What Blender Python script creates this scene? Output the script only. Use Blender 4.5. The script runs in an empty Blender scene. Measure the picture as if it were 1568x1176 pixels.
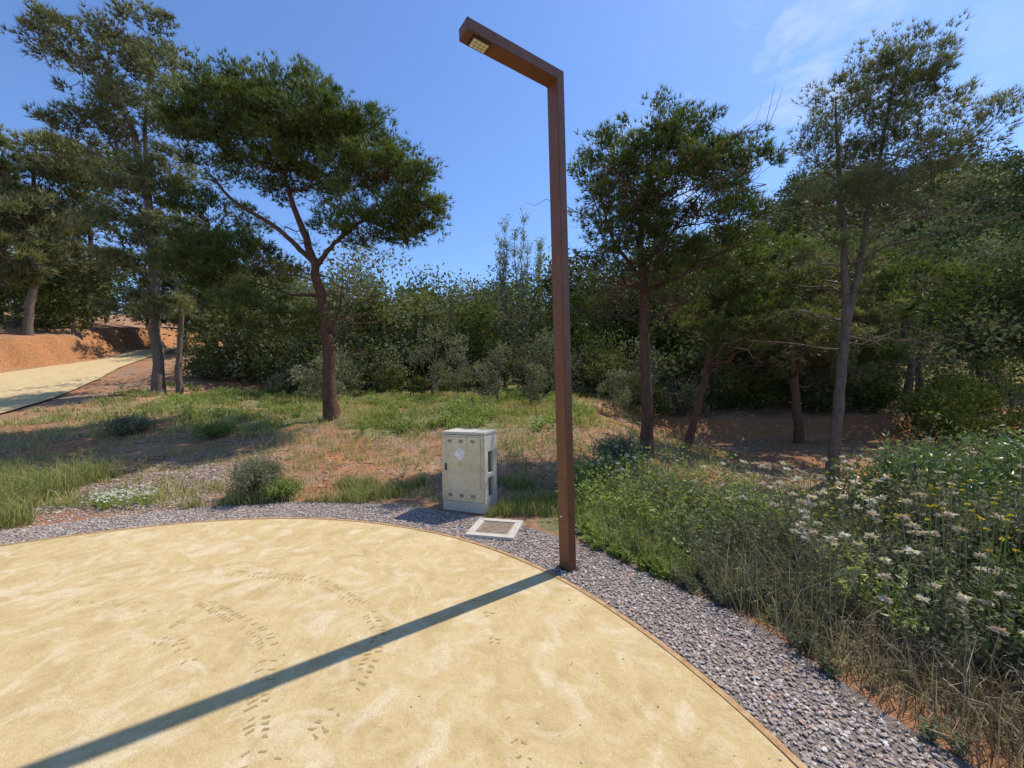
import bpy, math, numpy as np
from mathutils import Vector, Matrix, Euler
rng = np.random.default_rng(7)
S = bpy.context.scene
COL = S.collection

# ------------------------------------------------------------------ helpers
def sst(a, b, x):
    t = np.clip((np.asarray(x, float) - a) / (b - a), 0, 1)
    return t * t * (3 - 2 * t)

_tab = np.random.default_rng(3).random((256, 256))
def vnoise(x, y):
    x = np.asarray(x, float); y = np.asarray(y, float)
    xi = np.floor(x).astype(int); yi = np.floor(y).astype(int)
    fx = x - xi; fy = y - yi
    fx = fx * fx * (3 - 2 * fx); fy = fy * fy * (3 - 2 * fy)
    g = lambda a, b: _tab[a & 255, b & 255]
    return (g(xi, yi) * (1 - fx) + g(xi + 1, yi) * fx) * (1 - fy) + (g(xi, yi + 1) * (1 - fx) + g(xi + 1, yi + 1) * fx) * fy
def fbm(x, y, o=4):
    s = 0; a = .5; t = 0
    for i in range(o):
        s = s + a * vnoise(x * 2 ** i + 17 * i, y * 2 ** i + 5 * i); t += a; a *= .5
    return s / t

def norm(v):
    return v / (np.linalg.norm(v, axis=-1, keepdims=True) + 1e-9)
def runit(n):
    return norm(rng.normal(size=(n, 3)))

class B:
    """accumulates triangles"""
    def __init__(s): s.v = []; s.t = []; s.a = []; s.n = 0
    def add(s, v, t, a):
        s.v.append(v); s.t.append(t + s.n); s.n += len(v)
        s.a.append(np.broadcast_to(a, (len(v),)))
    def needles(s, c, ax, K, L, W, spread, val):
        n = len(c) * K
        c2 = np.repeat(c, K, 0)
        d = norm(np.repeat(ax, K, 0) + runit(n) * spread)
        sd = norm(np.cross(d, runit(n)))
        l = L * (.65 + .7 * rng.random((n, 1)))
        V = np.stack([c2 + sd * W / 2, c2 - sd * W / 2, c2 + d * l], 1).reshape(-1, 3)
        s.add(V, np.arange(3 * n).reshape(-1, 3), np.repeat(np.repeat(val, K), 3))
    def leaves(s, c, d, L, W, val):
        n = len(c)
        d = norm(d); sd = norm(np.cross(d, runit(n))); up = np.cross(sd, d)
        l = (L * (.6 + .8 * rng.random(n)))[:, None]; w = (W * (.6 + .8 * rng.random(n)))[:, None]
        m = c + d * l * .45
        V = np.stack([c, m + sd * w / 2 + up * w * .18, c + d * l, m - sd * w / 2 + up * w * .18], 1).reshape(-1, 3)
        i = np.arange(n)[:, None] * 4
        T = np.concatenate([i + [[0, 1, 2]], i + [[0, 2, 3]]], 0)
        s.add(V, T, np.repeat(val, 4))
    def blades(s, p, H, W, lean, val):
        n = len(p)
        a = rng.random(n) * 2 * np.pi
        h = np.stack([np.cos(a), np.sin(a), 0 * a], 1)
        b = rng.random(n) * 2 * np.pi
        sd = np.stack([np.cos(b), np.sin(b), 0 * b], 1) * (np.broadcast_to(W, n) / 2)[:, None]
        H = np.broadcast_to(H, n)[:, None]
        ln = (lean * rng.random(n))[:, None]
        up = np.array([0, 0, 1.])
        m = p + up * H * .55 + h * H * ln * .35
        t = p + up * H * (1 - .3 * ln) + h * H * ln
        V = np.stack([p - sd, p + sd, m + sd * .8, m - sd * .8, t], 1).reshape(-1, 3)
        i = np.arange(n)[:, None] * 5
        T = np.concatenate([i + [[0, 1, 2]], i + [[0, 2, 3]], i + [[3, 2, 4]]], 0)
        s.add(V, T, np.repeat(val, 5))
    def tube(s, P, R, k=6, val=.5, jit=0.):
        P = np.asarray(P, float); R = np.broadcast_to(R, len(P))
        T = norm(np.gradient(P, axis=0))
        ref = np.array([.31, .95, .05]) if abs(T[0][2]) > .7 else np.array([.05, .1, 1.])
        u = norm(np.cross(T, ref)); w = np.cross(T, u)
        a = np.arange(k) * 2 * np.pi / k
        rr = R[:, None] * (1 + jit * (rng.random((len(P), k)) - .5))
        V = P[:, None, :] + (u[:, None, :] * np.cos(a)[None, :, None] + w[:, None, :] * np.sin(a)[None, :, None]) * rr[:, :, None]
        q = []
        for i in range(len(P) - 1):
            for j in range(k):
                A = i * k + j; Bq = i * k + (j + 1) % k
                q.append((A, Bq, Bq + k)); q.append((A, Bq + k, A + k))
        s.add(V.reshape(-1, 3), np.array(q), val)
    def obj(s, name, mat, parent=None, smooth=False, loc=None):
        V = np.concatenate(s.v).astype(np.float32); T = np.concatenate(s.t).astype(np.int32); A = np.concatenate(s.a).astype(np.float32)
        me = bpy.data.meshes.new(name)
        me.vertices.add(len(V)); me.vertices.foreach_set('co', V.ravel())
        me.loops.add(T.size); me.loops.foreach_set('vertex_index', T.ravel())
        me.polygons.add(len(T)); me.polygons.foreach_set('loop_start', np.arange(0, T.size, 3, dtype=np.int32))
        me.polygons.foreach_set('use_smooth', np.full(len(T), smooth))
        me.update(calc_edges=True)
        at = me.attributes.new('v', 'FLOAT', 'POINT'); at.data.foreach_set('value', A)
        me.materials.append(mat)
        o = bpy.data.objects.new(name, me); COL.objects.link(o)
        if parent: o.parent = parent
        return o

def empty(name, loc=(0, 0, 0)):
    e = bpy.data.objects.new(name, None); e.empty_display_size = .2; COL.objects.link(e); e.location = loc
    return e

import bmesh
def box(name, c, d, mat, parent=None, bev=0.004):
    bm = bmesh.new(); bmesh.ops.create_cube(bm, size=1)
    for v in bm.verts: v.co = Vector((v.co.x * d[0] + c[0], v.co.y * d[1] + c[1], v.co.z * d[2] + c[2]))
    if bev: bmesh.ops.bevel(bm, geom=bm.edges[:], offset=bev, segments=2, affect='EDGES', profile=.6)
    me = bpy.data.meshes.new(name); bm.to_mesh(me); bm.free(); me.materials.append(mat)
    o = bpy.data.objects.new(name, me); COL.objects.link(o)
    if parent: o.parent = parent
    return o

# ------------------------------------------------------------------ materials
class M:
    def __init__(s, name):
        s.m = bpy.data.materials.new(name); s.m.use_nodes = True
        s.nt = s.m.node_tree; s.nt.nodes.clear()
        s.out = s.n('ShaderNodeOutputMaterial')
    def n(s, t, **kw):
        x = s.nt.nodes.new(t)
        for k, v in kw.items(): setattr(x, k, v)
        return x
    def l(s, a, b): s.nt.links.new(a, b)
    def coord(s): return s.n('ShaderNodeTexCoord').outputs['Object']
    def noise(s, scale, det=4, rough=.55, vec=None, dist=0):
        x = s.n('ShaderNodeTexNoise'); x.inputs['Scale'].default_value = scale; x.inputs['Detail'].default_value = det
        x.inputs['Roughness'].default_value = rough; x.inputs['Distortion'].default_value = dist
        s.l(vec if vec else s.coord(), x.inputs['Vector']); return x.outputs['Fac']
    def ramp(s, fac, stops):
        r = s.n('ShaderNodeValToRGB'); e = r.color_ramp.elements
        while len(e) < len(stops): e.new(.5)
        for i, (p, c) in enumerate(stops):
            e[i].position = p; e[i].color = (*c, 1) if len(c) == 3 else c
        s.l(fac, r.inputs[0]); return r.outputs[0]
    def mix(s, fac, a, b, mode='MIX'):
        x = s.n('ShaderNodeMix', data_type='RGBA', blend_type=mode)
        for sock, v in ((x.inputs[0], fac), (x.inputs[6], a), (x.inputs[7], b)):
            if hasattr(v, 'links'): s.l(v, sock)
            elif isinstance(v, (int, float)): sock.default_value = v
            else: sock.default_value = (*v, 1)
        return x.outputs[2]
    def math(s, op, a, b=0.):
        x = s.n('ShaderNodeMath', operation=op)
        for i, v in enumerate((a, b)):
            if hasattr(v, 'links'): s.l(v, x.inputs[i])
            else: x.inputs[i].default_value = v
        return x.outputs[0]
    def attr(s, nm): return s.n('ShaderNodeAttribute', attribute_name=nm).outputs['Fac']
    def bsdf(s, col, rough=.8, metal=0., bump=None, bstr=.5, bdist=.01, spec=.5):
        p = s.n('ShaderNodeBsdfPrincipled')
        if hasattr(col, 'links'): s.l(col, p.inputs['Base Color'])
        else: p.inputs['Base Color'].default_value = (*col, 1)
        if hasattr(rough, 'links'): s.l(rough, p.inputs['Roughness'])
        else: p.inputs['Roughness'].default_value = rough
        p.inputs['Metallic'].default_value = metal
        p.inputs['Specular IOR Level'].default_value = spec
        if bump is not None:
            b = s.n('ShaderNodeBump'); b.inputs['Strength'].default_value = bstr; b.inputs['Distance'].default_value = bdist
            s.l(bump, b.inputs['Height']); s.l(b.outputs[0], p.inputs['Normal'])
        s.l(p.outputs[0], s.out.inputs[0]); s.p = p
        return s.m

def leaf_mat(name, stops, trans=.3, rough=.5, spec=.35, diffuse=False):
    m = M(name)
    c = m.ramp(m.attr('v'), stops)
    if diffuse:
        p = m.n('ShaderNodeBsdfDiffuse'); m.l(c, p.inputs[0])
    else:
        p = m.n('ShaderNodeBsdfPrincipled'); m.l(c, p.inputs['Base Color'])
        p.inputs['Roughness'].default_value = rough; p.inputs['Specular IOR Level'].default_value = spec
    if trans == 0:
        m.l(p.outputs[0], m.out.inputs[0]); return m.m
    t = m.n('ShaderNodeBsdfTranslucent')
    tc = m.mix(1., c, (1.25, 1.3, .6), 'MULTIPLY'); m.l(tc, t.inputs[0])
    x = m.n('ShaderNodeMixShader'); x.inputs[0].default_value = trans
    m.l(p.outputs[0], x.inputs[1]); m.l(t.outputs[0], x.inputs[2]); m.l(x.outputs[0], m.out.inputs[0])
    return m.m

def bark_mat(name, a, b):
    m = M(name)
    mp = m.n('ShaderNodeMapping'); mp.inputs['Scale'].default_value = (1, 1, .35); m.l(m.coord(), mp.inputs[0])
    n1 = m.noise(14, 6, .65, mp.outputs[0], .6)
    n2 = m.noise(2, 3)
    c = m.mix(n2, m.ramp(n1, [(.35, a), (.65, b)]), tuple(x * .7 for x in b))
    return m.bsdf(c, .95, bump=n1, bstr=1, bdist=.04, spec=.1)

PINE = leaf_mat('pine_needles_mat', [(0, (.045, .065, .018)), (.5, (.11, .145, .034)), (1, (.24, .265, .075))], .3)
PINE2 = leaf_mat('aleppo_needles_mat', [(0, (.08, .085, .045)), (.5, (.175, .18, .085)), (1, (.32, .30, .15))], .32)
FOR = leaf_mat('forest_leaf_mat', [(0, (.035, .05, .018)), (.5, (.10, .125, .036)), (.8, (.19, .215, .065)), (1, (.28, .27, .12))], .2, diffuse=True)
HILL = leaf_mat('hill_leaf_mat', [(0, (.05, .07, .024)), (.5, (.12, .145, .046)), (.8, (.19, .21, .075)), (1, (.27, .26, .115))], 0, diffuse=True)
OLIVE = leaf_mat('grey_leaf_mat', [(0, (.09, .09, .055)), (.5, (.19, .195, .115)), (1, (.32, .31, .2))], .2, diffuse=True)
POP = leaf_mat('poplar_leaf_mat', [(0, (.18, .2, .13)), (1, (.38, .4, .28))], .4, diffuse=True)
GRASS = leaf_mat('grass_mat', [(0, (.10, .14, .03)), (.33, (.20, .25, .06)), (.52, (.30, .32, .11)), (.74, (.44, .38, .19)), (1, (.54, .45, .27))], .35, diffuse=True)
HERB = leaf_mat('herb_mat', [(0, (.10, .13, .03)), (.5, (.21, .27, .06)), (.85, (.33, .39, .11)), (1, (.41, .44, .18))], .35, .5)
BUSH = leaf_mat('bush_leaf_mat', [(0, (.055, .085, .028)), (.5, (.13, .18, .055)), (1, (.26, .30, .12))], .25, .35, .5)
DRY = leaf_mat('dry_stem_mat', [(0, (.10, .07, .05)), (.5, (.28, .21, .13)), (1, (.52, .44, .29))], .15, diffuse=True)
HEAD = leaf_mat('dry_flower_mat', [(0, (.55, .42, .32)), (1, (.82, .74, .64))], .2, .8)
WHITE = leaf_mat('white_petal_mat', [(0, (.7, .7, .65)), (1, (.85, .85, .8))], .2, .7)
YEL = leaf_mat('yellow_petal_mat', [(0, (.6, .45, .03)), (1, (.75, .6, .08))], .2, .7)
BARK_R = bark_mat('red_pine_bark', (.04, .024, .018), (.2, .105, .068))
BARK_G = bark_mat('grey_pine_bark', (.06, .048, .04), (.25, .185, .145))
TWIG = bark_mat('dead_twig_bark', (.12, .1, .085), (.3, .26, .22))

# ------------------------------------------------------------------ terrain
PC = (-2.8, .6); PR = 4.085
PY = np.array([2, 6, 10, 13, 16, 20, 24, 28, 33, 38, 45.])
PXL = np.array([-23, -24, -25, -26.5, -27.5, -28.3, -29, -29.8, -31.8, -34, -38.])
PXR = np.array([-14.6, -15, -15.5, -17, -18.3, -21, -24, -26.5, -28.8, -31.5, -35.])
def H(x, y):
    x = np.asarray(x, float); y = np.asarray(y, float)
    mid = np.interp(y, [5.5, 8, 11, 20, 30, 60, 400], [0, .2, .65, 1.25, 2.0, 4, 6])
    lef = np.interp(y, [6, 10, 13, 16, 22, 28, 34, 60, 400], [0, .2, .67, 1.28, 2.4, 3.5, 4.8, 8, 12])
    rig = np.interp(y, [4.2, 8, 13.5, 14.6, 22, 40, 66, 90, 400], [0, -.42, -.45, .25, 1.6, 10, 32, 40, 40])
    rfar = sst(8, 42, x - .35 * (y - 20))
    rig = np.where(y > 18, (1 - rfar) * np.minimum(rig, 1.8 + .05 * (y - 18)) + rfar * rig, rig)
    L = sst(-11, -19, x); R = sst(.5, 6, x - .12 * (y - 5))
    z = mid * (1 - L) * (1 - R) + lef * L + rig * R * (1 - L)
    xl = np.interp(y, PY, PXL)
    z = z + 2.0 * sst(.3, 1.5, xl - x + (fbm(x * .7, y * .7) - .5) * 1.6) * sst(8, 14, y) + .14 * np.clip(xl - x - 2, 0, 30) * sst(8, 14, y)
    r = np.hypot(x - PC[0], y - PC[1])
    n = (fbm(x * .5 + 40, y * .5 + 9) - .5) * .35 + (fbm(x * 2.1, y * 2.1 + 50, 3) - .5) * .12
    far = sst(5.2, 8, r)
    onpath = sst(.8, -.2, np.maximum(np.interp(y, PY, PXL) - x, x - np.interp(y, PY, PXR)))
    return z * sst(4.9, 6.0, r) + n * far * (1 - .8 * onpath)

def on_path(x, y, m=0.):
    return (x > np.interp(y, PY, PXL) - m) & (x < np.interp(y, PY, PXR) + m) & (y > 3)
def veg_mask(x, y):
    """0 bare orange soil, 1 grass cover"""
    n = fbm(x * .55 + 3, y * .55 + 8)
    m = sst(8.0, 10.8, y + (n - .5) * 6 + .2 * (x + 3)) * sst(-19, -12, x + (n - .5) * 8)
    m = m * (.4 + .6 * sst(.38, .6, fbm(x * .9 + 60, y * .9)))
    r = np.hypot(x - PC[0], y - PC[1])
    m2 = sst(4.7, 5.0, r) * sst(6.4, 5.5, y + (n - .5) * 2) * sst(.38, .62, n + .3 * (x > .3) + .12 * (x < -6))
    rt = sst(.5, 2.5, x - .1 * (y - 5)) * sst(4.6, 6, y + .2 * (3 - x))
    m = np.maximum(m, m2) * (1 - .85 * rt)
    m = np.where((y > 18) & (x > -13), np.maximum(m, .7), m)
    return np.clip(m, 0, 1) * (~on_path(x, y, .6))

def axis(n, lim, k, c):
    t = np.linspace(-1, 1, n)
    return c + lim * np.sinh(k * t) / np.sinh(k)
gx = axis(520, 500, 5.2, -1.5); gy = axis(520, 500, 5.2, 7)
GX, GY = np.meshgrid(gx, gy)
GZ = H(GX, GY)
b = B()
n = 520
ii = (np.arange(n - 1)[:, None] * n + np.arange(n - 1)[None, :]).ravel()
T = np.concatenate([np.stack([ii, ii + 1, ii + n + 1], 1), np.stack([ii, ii + n + 1, ii + n], 1)])
b.add(np.stack([GX, GY, GZ], -1).reshape(-1, 3), T, veg_mask(GX, GY).ravel())

g = M('ground_mat')
att = g.attr('v')
n1 = g.noise(1.3, 8, .6); n2 = g.noise(9, 8, .7); n3 = g.noise(60, 4, .7); n4 = g.noise(.45, 4, .6)
dirt = g.ramp(n2, [(.25, (.25, .12, .058)), (.5, (.42, .22, .115)), (.72, (.55, .345, .2))])
lit = g.ramp(n3, [(.35, (.12, .08, .05)), (.55, (.35, .25, .165)), (.7, (.54, .44, .31))])
dirt = g.mix(g.ramp(n1, [(.4, (0, 0, 0)), (.6, (.85, .85, .85))]), dirt, lit)
red = g.ramp(n4, [(.48, (0, 0, 0)), (.6, (.7, .7, .7))])
dirt = g.mix(red, dirt, (.41, .175, .078))
# freshly cut bank: steep faces show the red clay
geo = g.n('ShaderNodeNewGeometry'); sep = g.n('ShaderNodeSeparateXYZ'); g.l(geo.outputs['Normal'], sep.inputs[0])
steep = g.ramp(sep.outputs['Z'], [(.80, (.9, .9, .9)), (.96, (0, 0, 0))])
dirt = g.mix(steep, dirt, g.ramp(n2, [(.3, (.26, .105, .04)), (.55, (.44, .2, .085)), (.75, (.55, .31, .16))]))
gr = g.ramp(n2, [(.3, (.11, .11, .04)), (.5, (.21, .2, .08)), (.7, (.36, .29, .15))])
fac = g.math('ADD', att, g.math('MULTIPLY', g.math('SUBTRACT', n1, .5), 1.1))
fac = g.ramp(fac, [(.4, (0, 0, 0)), (.75, (1, 1, 1))])
c = g.mix(fac, dirt, gr)
GM = g.bsdf(c, 1., bump=g.math('ADD', n2, g.math('MULTIPLY', n3, .4)), bstr=.9, bdist=.05, spec=.1)
ground = b.obj('ground', GM, smooth=True)

def strip(name, rows, mat, dz):
    bb = B(); k = 14; V = []
    for (y, xl, xr) in rows:
        xs = np.linspace(xl, xr, k); V.append(np.stack([xs, np.full(k, y), H(xs, np.full(k, y)) + dz], 1))
    m = len(rows); ii = (np.arange(m - 1)[:, None] * k + np.arange(k - 1)[None, :]).ravel()
    T = np.concatenate([np.stack([ii, ii + 1, ii + k + 1], 1), np.stack([ii, ii + k + 1, ii + k], 1)])
    bb.add(np.concatenate(V), T, 0.5); return bb.obj(name, mat, smooth=True)

# pavement material
p = M('yellow_concrete')
nA = p.noise(.8, 6, .65, dist=1.5); nB = p.noise(5, 7, .7, dist=.8); nC = p.noise(150, 3, .8); nD = p.noise(2.2, 5, .6, dist=2.5); nE = p.noise(45, 4, .7)
c = p.ramp(nA, [(.3, (.50, .35, .155)), (.5, (.60, .44, .21)), (.7, (.68, .53, .29))])
c = p.mix(.6, c, p.ramp(nB, [(.3, (.43, .29, .12)), (.5, (.60, .44, .21)), (.72, (.72, .58, .345))]))
c = p.mix(p.ramp(nD, [(.5, (0, 0, 0)), (.64, (.6, .6, .6))]), c, (.73, .61, .40))
c = p.mix(p.ramp(nE, [(.3, (.3, .3, .3)), (.5, (0, 0, 0))]), c, (.42, .30, .13))
c = p.mix(p.ramp(nC, [(.3, (.4, .4, .4)), (.46, (0, 0, 0))]), c, (.34, .24, .11))
YC = p.bsdf(c, .9, bump=p.math('ADD', nC, p.math('MULTIPLY', p.math('ADD', nB, nE), 1.5)), bstr=.6, bdist=.01, spec=.2)
ys = np.linspace(3, 44, 60)
strip('path', [(y, np.interp(y, PY, PXL), np.interp(y, PY, PXR)) for y in ys], YC, .07)

def ring(name, r0, r1, z0, z1, mat, seg=256, parent=None):
    bb = B(); a = np.linspace(0, 2 * np.pi, seg, endpoint=False); V = []
    for r, z in ((r0, z0), (r1, z1)):
        V.append(np.stack([PC[0] + r * np.cos(a), PC[1] + r * np.sin(a), np.full(seg, z)], 1))
    j = np.arange(seg); k = (j + 1) % seg
    T = np.concatenate([np.stack([j, j + seg, k + seg], 1), np.stack([j, k + seg, k], 1)])
    bb.add(np.concatenate(V), T, .5); return bb.obj(name, mat, parent)

ring('pavement', 0.001, PR, .012, .012, YC)
st = M('edging_mat'); ns = st.noise(18, 6, .7)
EDG = st.bsdf(st.ramp(ns, [(.3, (.28, .15, .07)), (.55, (.46, .28, .13)), (.75, (.56, .4, .22))]), .85, bump=ns, bstr=.4, spec=.2)
ed = B(); a = np.linspace(0, 2 * np.pi, 256, endpoint=False)
prof = [(PR, -.05), (PR, .017), (PR + .035, .017), (PR + .035, -.05)]
V = np.concatenate([np.stack([PC[0] + (r + (.006 * np.sin(a * 9))) * np.cos(a), PC[1] + (r + (.006 * np.sin(a * 9))) * np.sin(a), np.full(256, z)], 1) for r, z in prof])
j = np.arange(256); k = (j + 1) % 256; T = []
for q in range(3):
    T += [np.stack([j + q * 256, j + q * 256 + 256, k + q * 256 + 256], 1), np.stack([j + q * 256, k + q * 256 + 256, k + q * 256], 1)]
ed.add(V, np.concatenate(T), .5); ed.obj('pavement_edging', EDG)

# gravel bed + pebbles
gb = M('gravel_bed_mat'); nv = gb.noise(70, 4, .8)
GB = gb.bsdf(gb.ramp(nv, [(.35, (.16, .125, .1)), (.6, (.34, .27, .22))]), 1, bump=nv, bstr=1, bdist=.02)
gravel_e = empty('gravel')
bb = B(); a = np.linspace(0, 2 * np.pi, 300, endpoint=False)
ro = 4.78 + .12 * (fbm(np.cos(a) * 6 + 9, np.sin(a) * 6 + 9) - .5) * 2
V = np.concatenate([np.stack([PC[0] + (PR + .034) * np.cos(a), PC[1] + (PR + .034) * np.sin(a), a * 0 + .006], 1),
                    np.stack([PC[0] + ro * np.cos(a), PC[1] + ro * np.sin(a), a * 0 + .006], 1)])
j = np.arange(300); k = (j + 1) % 300
bb.add(V, np.concatenate([np.stack([j, j + 300, k + 300], 1), np.stack([j, k + 300, k], 1)]), .5)
bb.obj('gravel_bed', GB, gravel_e)
phi = (1 + 5 ** .5) / 2
ico = np.array([(-1, phi, 0), (1, phi, 0), (-1, -phi, 0), (1, -phi, 0), (0, -1, phi), (0, 1, phi), (0, -1, -phi), (0, 1, -phi), (phi, 0, -1), (phi, 0, 1), (-phi, 0, -1), (-phi, 0, 1)]) / 1.9
icf = np.array([(0, 11, 5), (0, 5, 1), (0, 1, 7), (0, 7, 10), (0, 10, 11), (1, 5, 9), (5, 11, 4), (11, 10, 2), (10, 7, 6), (7, 1, 8), (3, 9, 4), (3, 4, 2), (3, 2, 6), (3, 6, 8), (3, 8, 9), (4, 9, 5), (2, 4, 11), (6, 2, 10), (8, 6, 7), (9, 8, 1)])
def pebbles(bl, x, y, z, rad):
    n = len(x)
    v = ico[None] * (1 + .5 * (rng.random((n, 12, 1)) - .5))
    v = v * (rad[:, None, None] * (np.array([1, .8, .45]) * (.7 + .6 * rng.random((n, 1, 3)))))
    a = rng.random(n) * 6.28; t = (rng.random(n) - .5) * .7
    ct, s_ = np.cos(t)[:, None], np.sin(t)[:, None]
    X, Y, Z = v[..., 0], v[..., 1], v[..., 2]
    Y, Z = Y * ct - Z * s_, Y * s_ + Z * ct
    ca, sa = np.cos(a)[:, None], np.sin(a)[:, None]
    X, Y = X * ca - Y * sa, X * sa + Y * ca
    V = np.stack([X + x[:, None], Y + y[:, None], Z + z[:, None]], -1).reshape(-1, 3)
    T = (icf[None] + (np.arange(n) * 12)[:, None, None]).reshape(-1, 3)
    bl.add(V, T, np.repeat(rng.random(n), 12))
pm = M('pebble_mat')
pc = pm.ramp(pm.attr('v'), [(0, (.24, .19, .16)), (.25, (.34, .275, .235)), (.5, (.41, .335, .28)), (.7, (.46, .39, .33)), (.82, (.48, .30, .195)), (.93, (.56, .50, .43)), (1, (.64, .6, .55))])
pcn = pm.noise(120, 3)
PEB = pm.bsdf(pm.mix(.2, pc, pm.ramp(pcn, [(.3, (.2, .2, .2)), (.7, (.6, .6, .6))]), 'OVERLAY'), .9, spec=.2)
pb = B()
N = 40000
a = np.radians(-12 + 165 * rng.random(N)); ww = rng.random(N)
rin = PR + .045; rr = np.sqrt(rin ** 2 + ww * (4.86 ** 2 - rin ** 2))
keep = (rr < 4.72 + .16 * fbm(np.cos(a) * 9 + 9, np.sin(a) * 9 + 9) - .12 + .08 * rng.random(N))
a = a[keep]; rr = rr[keep]
x = PC[0] + rr * np.cos(a); y = PC[1] + rr * np.sin(a)
pebbles(pb, x, y, .006 + .010 * rng.random(len(x)), .006 + .009 * rng.random(len(x)) ** 1.5)
N = 9000
x = -5.6 + rng.normal(size=N) * .9; y = 6.0 + rng.normal(size=N) * .75
r = np.hypot(x - PC[0], y - PC[1]); k = (r > 4.6)
x, y = x[k], y[k]; pebbles(pb, x, y, H(x, y) + .006, .008 + .012 * rng.random(len(x)) ** 2)
N = 2600
x = -9 + 15 * rng.random(N); y = 5 + 5 * rng.random(N); r = np.hypot(x - PC[0], y - PC[1]); k = r > 4.8
x, y = x[k], y[k]; pebbles(pb, x, y, H(x, y) + .006, .008 + .03 * rng.random(len(x)) ** 3)
N = 260
a = np.radians(10 + 130 * rng.random(N)); rr = PR - np.abs(rng.normal(size=N)) * .9
pebbles(pb, PC[0] + rr * np.cos(a), PC[1] + rr * np.sin(a), np.full(N, .014), .002 + .005 * rng.random(N))
pb.obj('pebbles', PEB, gravel_e)

# tyre marks
tm = M('tyre_dust_mat'); tn = tm.noise(40, 4, .7)
TY = tm.bsdf(tm.ramp(tn, [(.4, (.31, .22, .10)), (.62, (.44, .32, .15))]), .95, spec=.1)
tb = B()
def track(pts, w=.12, step=.04, gap=.3):
    P = np.array(pts, float)
    t = np.linspace(0, len(P) - 1, 200)
    X = np.interp(t, np.arange(len(P)), P[:, 0]); Y = np.interp(t, np.arange(len(P)), P[:, 1])
    for _ in range(20):
        X[1:-1] = (X[:-2] + X[2:] + X[1:-1]) / 3; Y[1:-1] = (Y[:-2] + Y[2:] + Y[1:-1]) / 3
    s = np.concatenate([[0], np.cumsum(np.hypot(np.diff(X), np.diff(Y)))])
    for q in np.arange(0, s[-1], step):
        if rng.random() < gap * 1.9 * float(fbm(q * 2.3 + w * 90, 1.)): continue
        cx, cy = np.interp(q, s, X), np.interp(q, s, Y); qx, qy = np.interp(q + .01, s, X) - cx, np.interp(q + .01, s, Y) - cy
        l = math.hypot(qx, qy) or 1; tx, ty = qx / l, qy / l; nx, ny = -ty, tx
        for sg in (-1, 1):
            if rng.random() < .15: continue
            u0 = .05 + .1 * rng.random(); u1 = .3 + .15 * rng.random()
            o = [(u0, 0), (u1, .010), (u1, .022), (u0, .012)]
            ph = .5 * step if sg > 0 else 0
            V = np.array([[cx + sg * nx * w * u + tx * (v + ph), cy + sg * ny * w * u + ty * (v + ph), .0138] for u, v in o])
            V[:, :2] += rng.normal(size=(4, 2)) * .003
            tb.add(V, np.array([[0, 1, 2], [0, 2, 3]]), .5)
track([(-2.42, 3.34), (-1.64, 3.23), (-1.05, 2.8), (-.86, 2.51), (-.83, 2.22), (-.87, 1.91), (-1.01, 1.6), (-1.3, 1.2)])
track([(-2.3, 2.9), (-1.9, 2.68), (-1.6, 2.5), (-1.45, 2.33), (-1.3, 1.99), (-1.12, 1.7), (-1.05, 1.3)], w=.13, gap=.35)
track([(-.2, 2.9), (-.1, 2.3), (-.02, 1.9), (.1, 1.4)], w=.09, gap=.7)
track([(-2.6, 2.45), (-2.1, 2.45), (-1.8, 2.2)], w=.09, gap=.5)
track([(-3.6, 3.0), (-2.7, 2.85), (-2.2, 2.6)], w=.1, gap=.7)
tb.obj('tyre_tracks', TY)
jb = B()
def seg(x0, y0, x1, y1, w=.003):
    d = np.array([x1 - x0, y1 - y0]); d /= np.linalg.norm(d); nn = np.array([-d[1], d[0]]) * w / 2
    V = np.array([[x0 + nn[0], y0 + nn[1], .0139], [x0 - nn[0], y0 - nn[1], .0139], [x1 - nn[0], y1 - nn[1], .0139], [x1 + nn[0], y1 + nn[1], .0139]])
    jb.add(V, np.array([[0, 1, 2], [0, 2, 3]]), .5)
seg(-4.6, 2.7, -1.3, 3.95)
jm = M('joint_mat'); JM = jm.bsdf(jm.ramp(jm.noise(30), [(.4, (.42, .3, .14)), (.6, (.5, .37, .18))]), .9)
jb.obj('pavement_joint', JM)

# ------------------------------------------------------------------ street lamp
cm = M('corten_paint'); cn = cm.noise(6, 5, .6); cn2 = cm.noise(110, 4, .75); cn3 = cm.noise(22, 6, .75)
cc0 = cm.mix(.5, cm.ramp(cn, [(.35, (.13, .052, .024)), (.65, (.19, .075, .032))]), cm.ramp(cn2, [(.3, (.10, .04, .02)), (.7, (.23, .09, .038))]))
cc0 = cm.mix(cm.ramp(cn3, [(.5, (0, 0, 0)), (.68, (.6, .6, .6))]), cc0, (.09, .04, .025))
CORT = cm.bsdf(cc0, cm.ramp(cn3, [(.3, (.36, .36, .36)), (.7, (.6, .6, .6))]), bump=cn2, bstr=.15, bdist=.002, spec=.45)
dk = M('dark_metal'); DK = dk.bsdf(dk.ramp(dk.noise(20), [(.3, (.02, .02, .02)), (.7, (.05, .05, .05))]), .4, .5)
led = M('led_lens'); LED = led.bsdf(led.ramp(led.noise(90), [(.3, (.6, .55, .38)), (.7, (.85, .8, .62))]), .25)
stk = M('sticker_mat'); STK = stk.bsdf(stk.ramp(stk.noise(50), [(.3, (.6, .58, .5)), (.7, (.8, .78, .7))]), .6)
lamp = empty('street_lamp', (.468, 3.38, 0))
WID, THK, HT, ARM = .13, .08, 4.225, .88
bm = bmesh.new()
prof = [(THK / 2, 0), (THK / 2, HT), (-ARM, HT), (-ARM, HT - THK * 1.15), (-THK / 2, HT - THK * 1.15), (-THK / 2, 0)]
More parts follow.
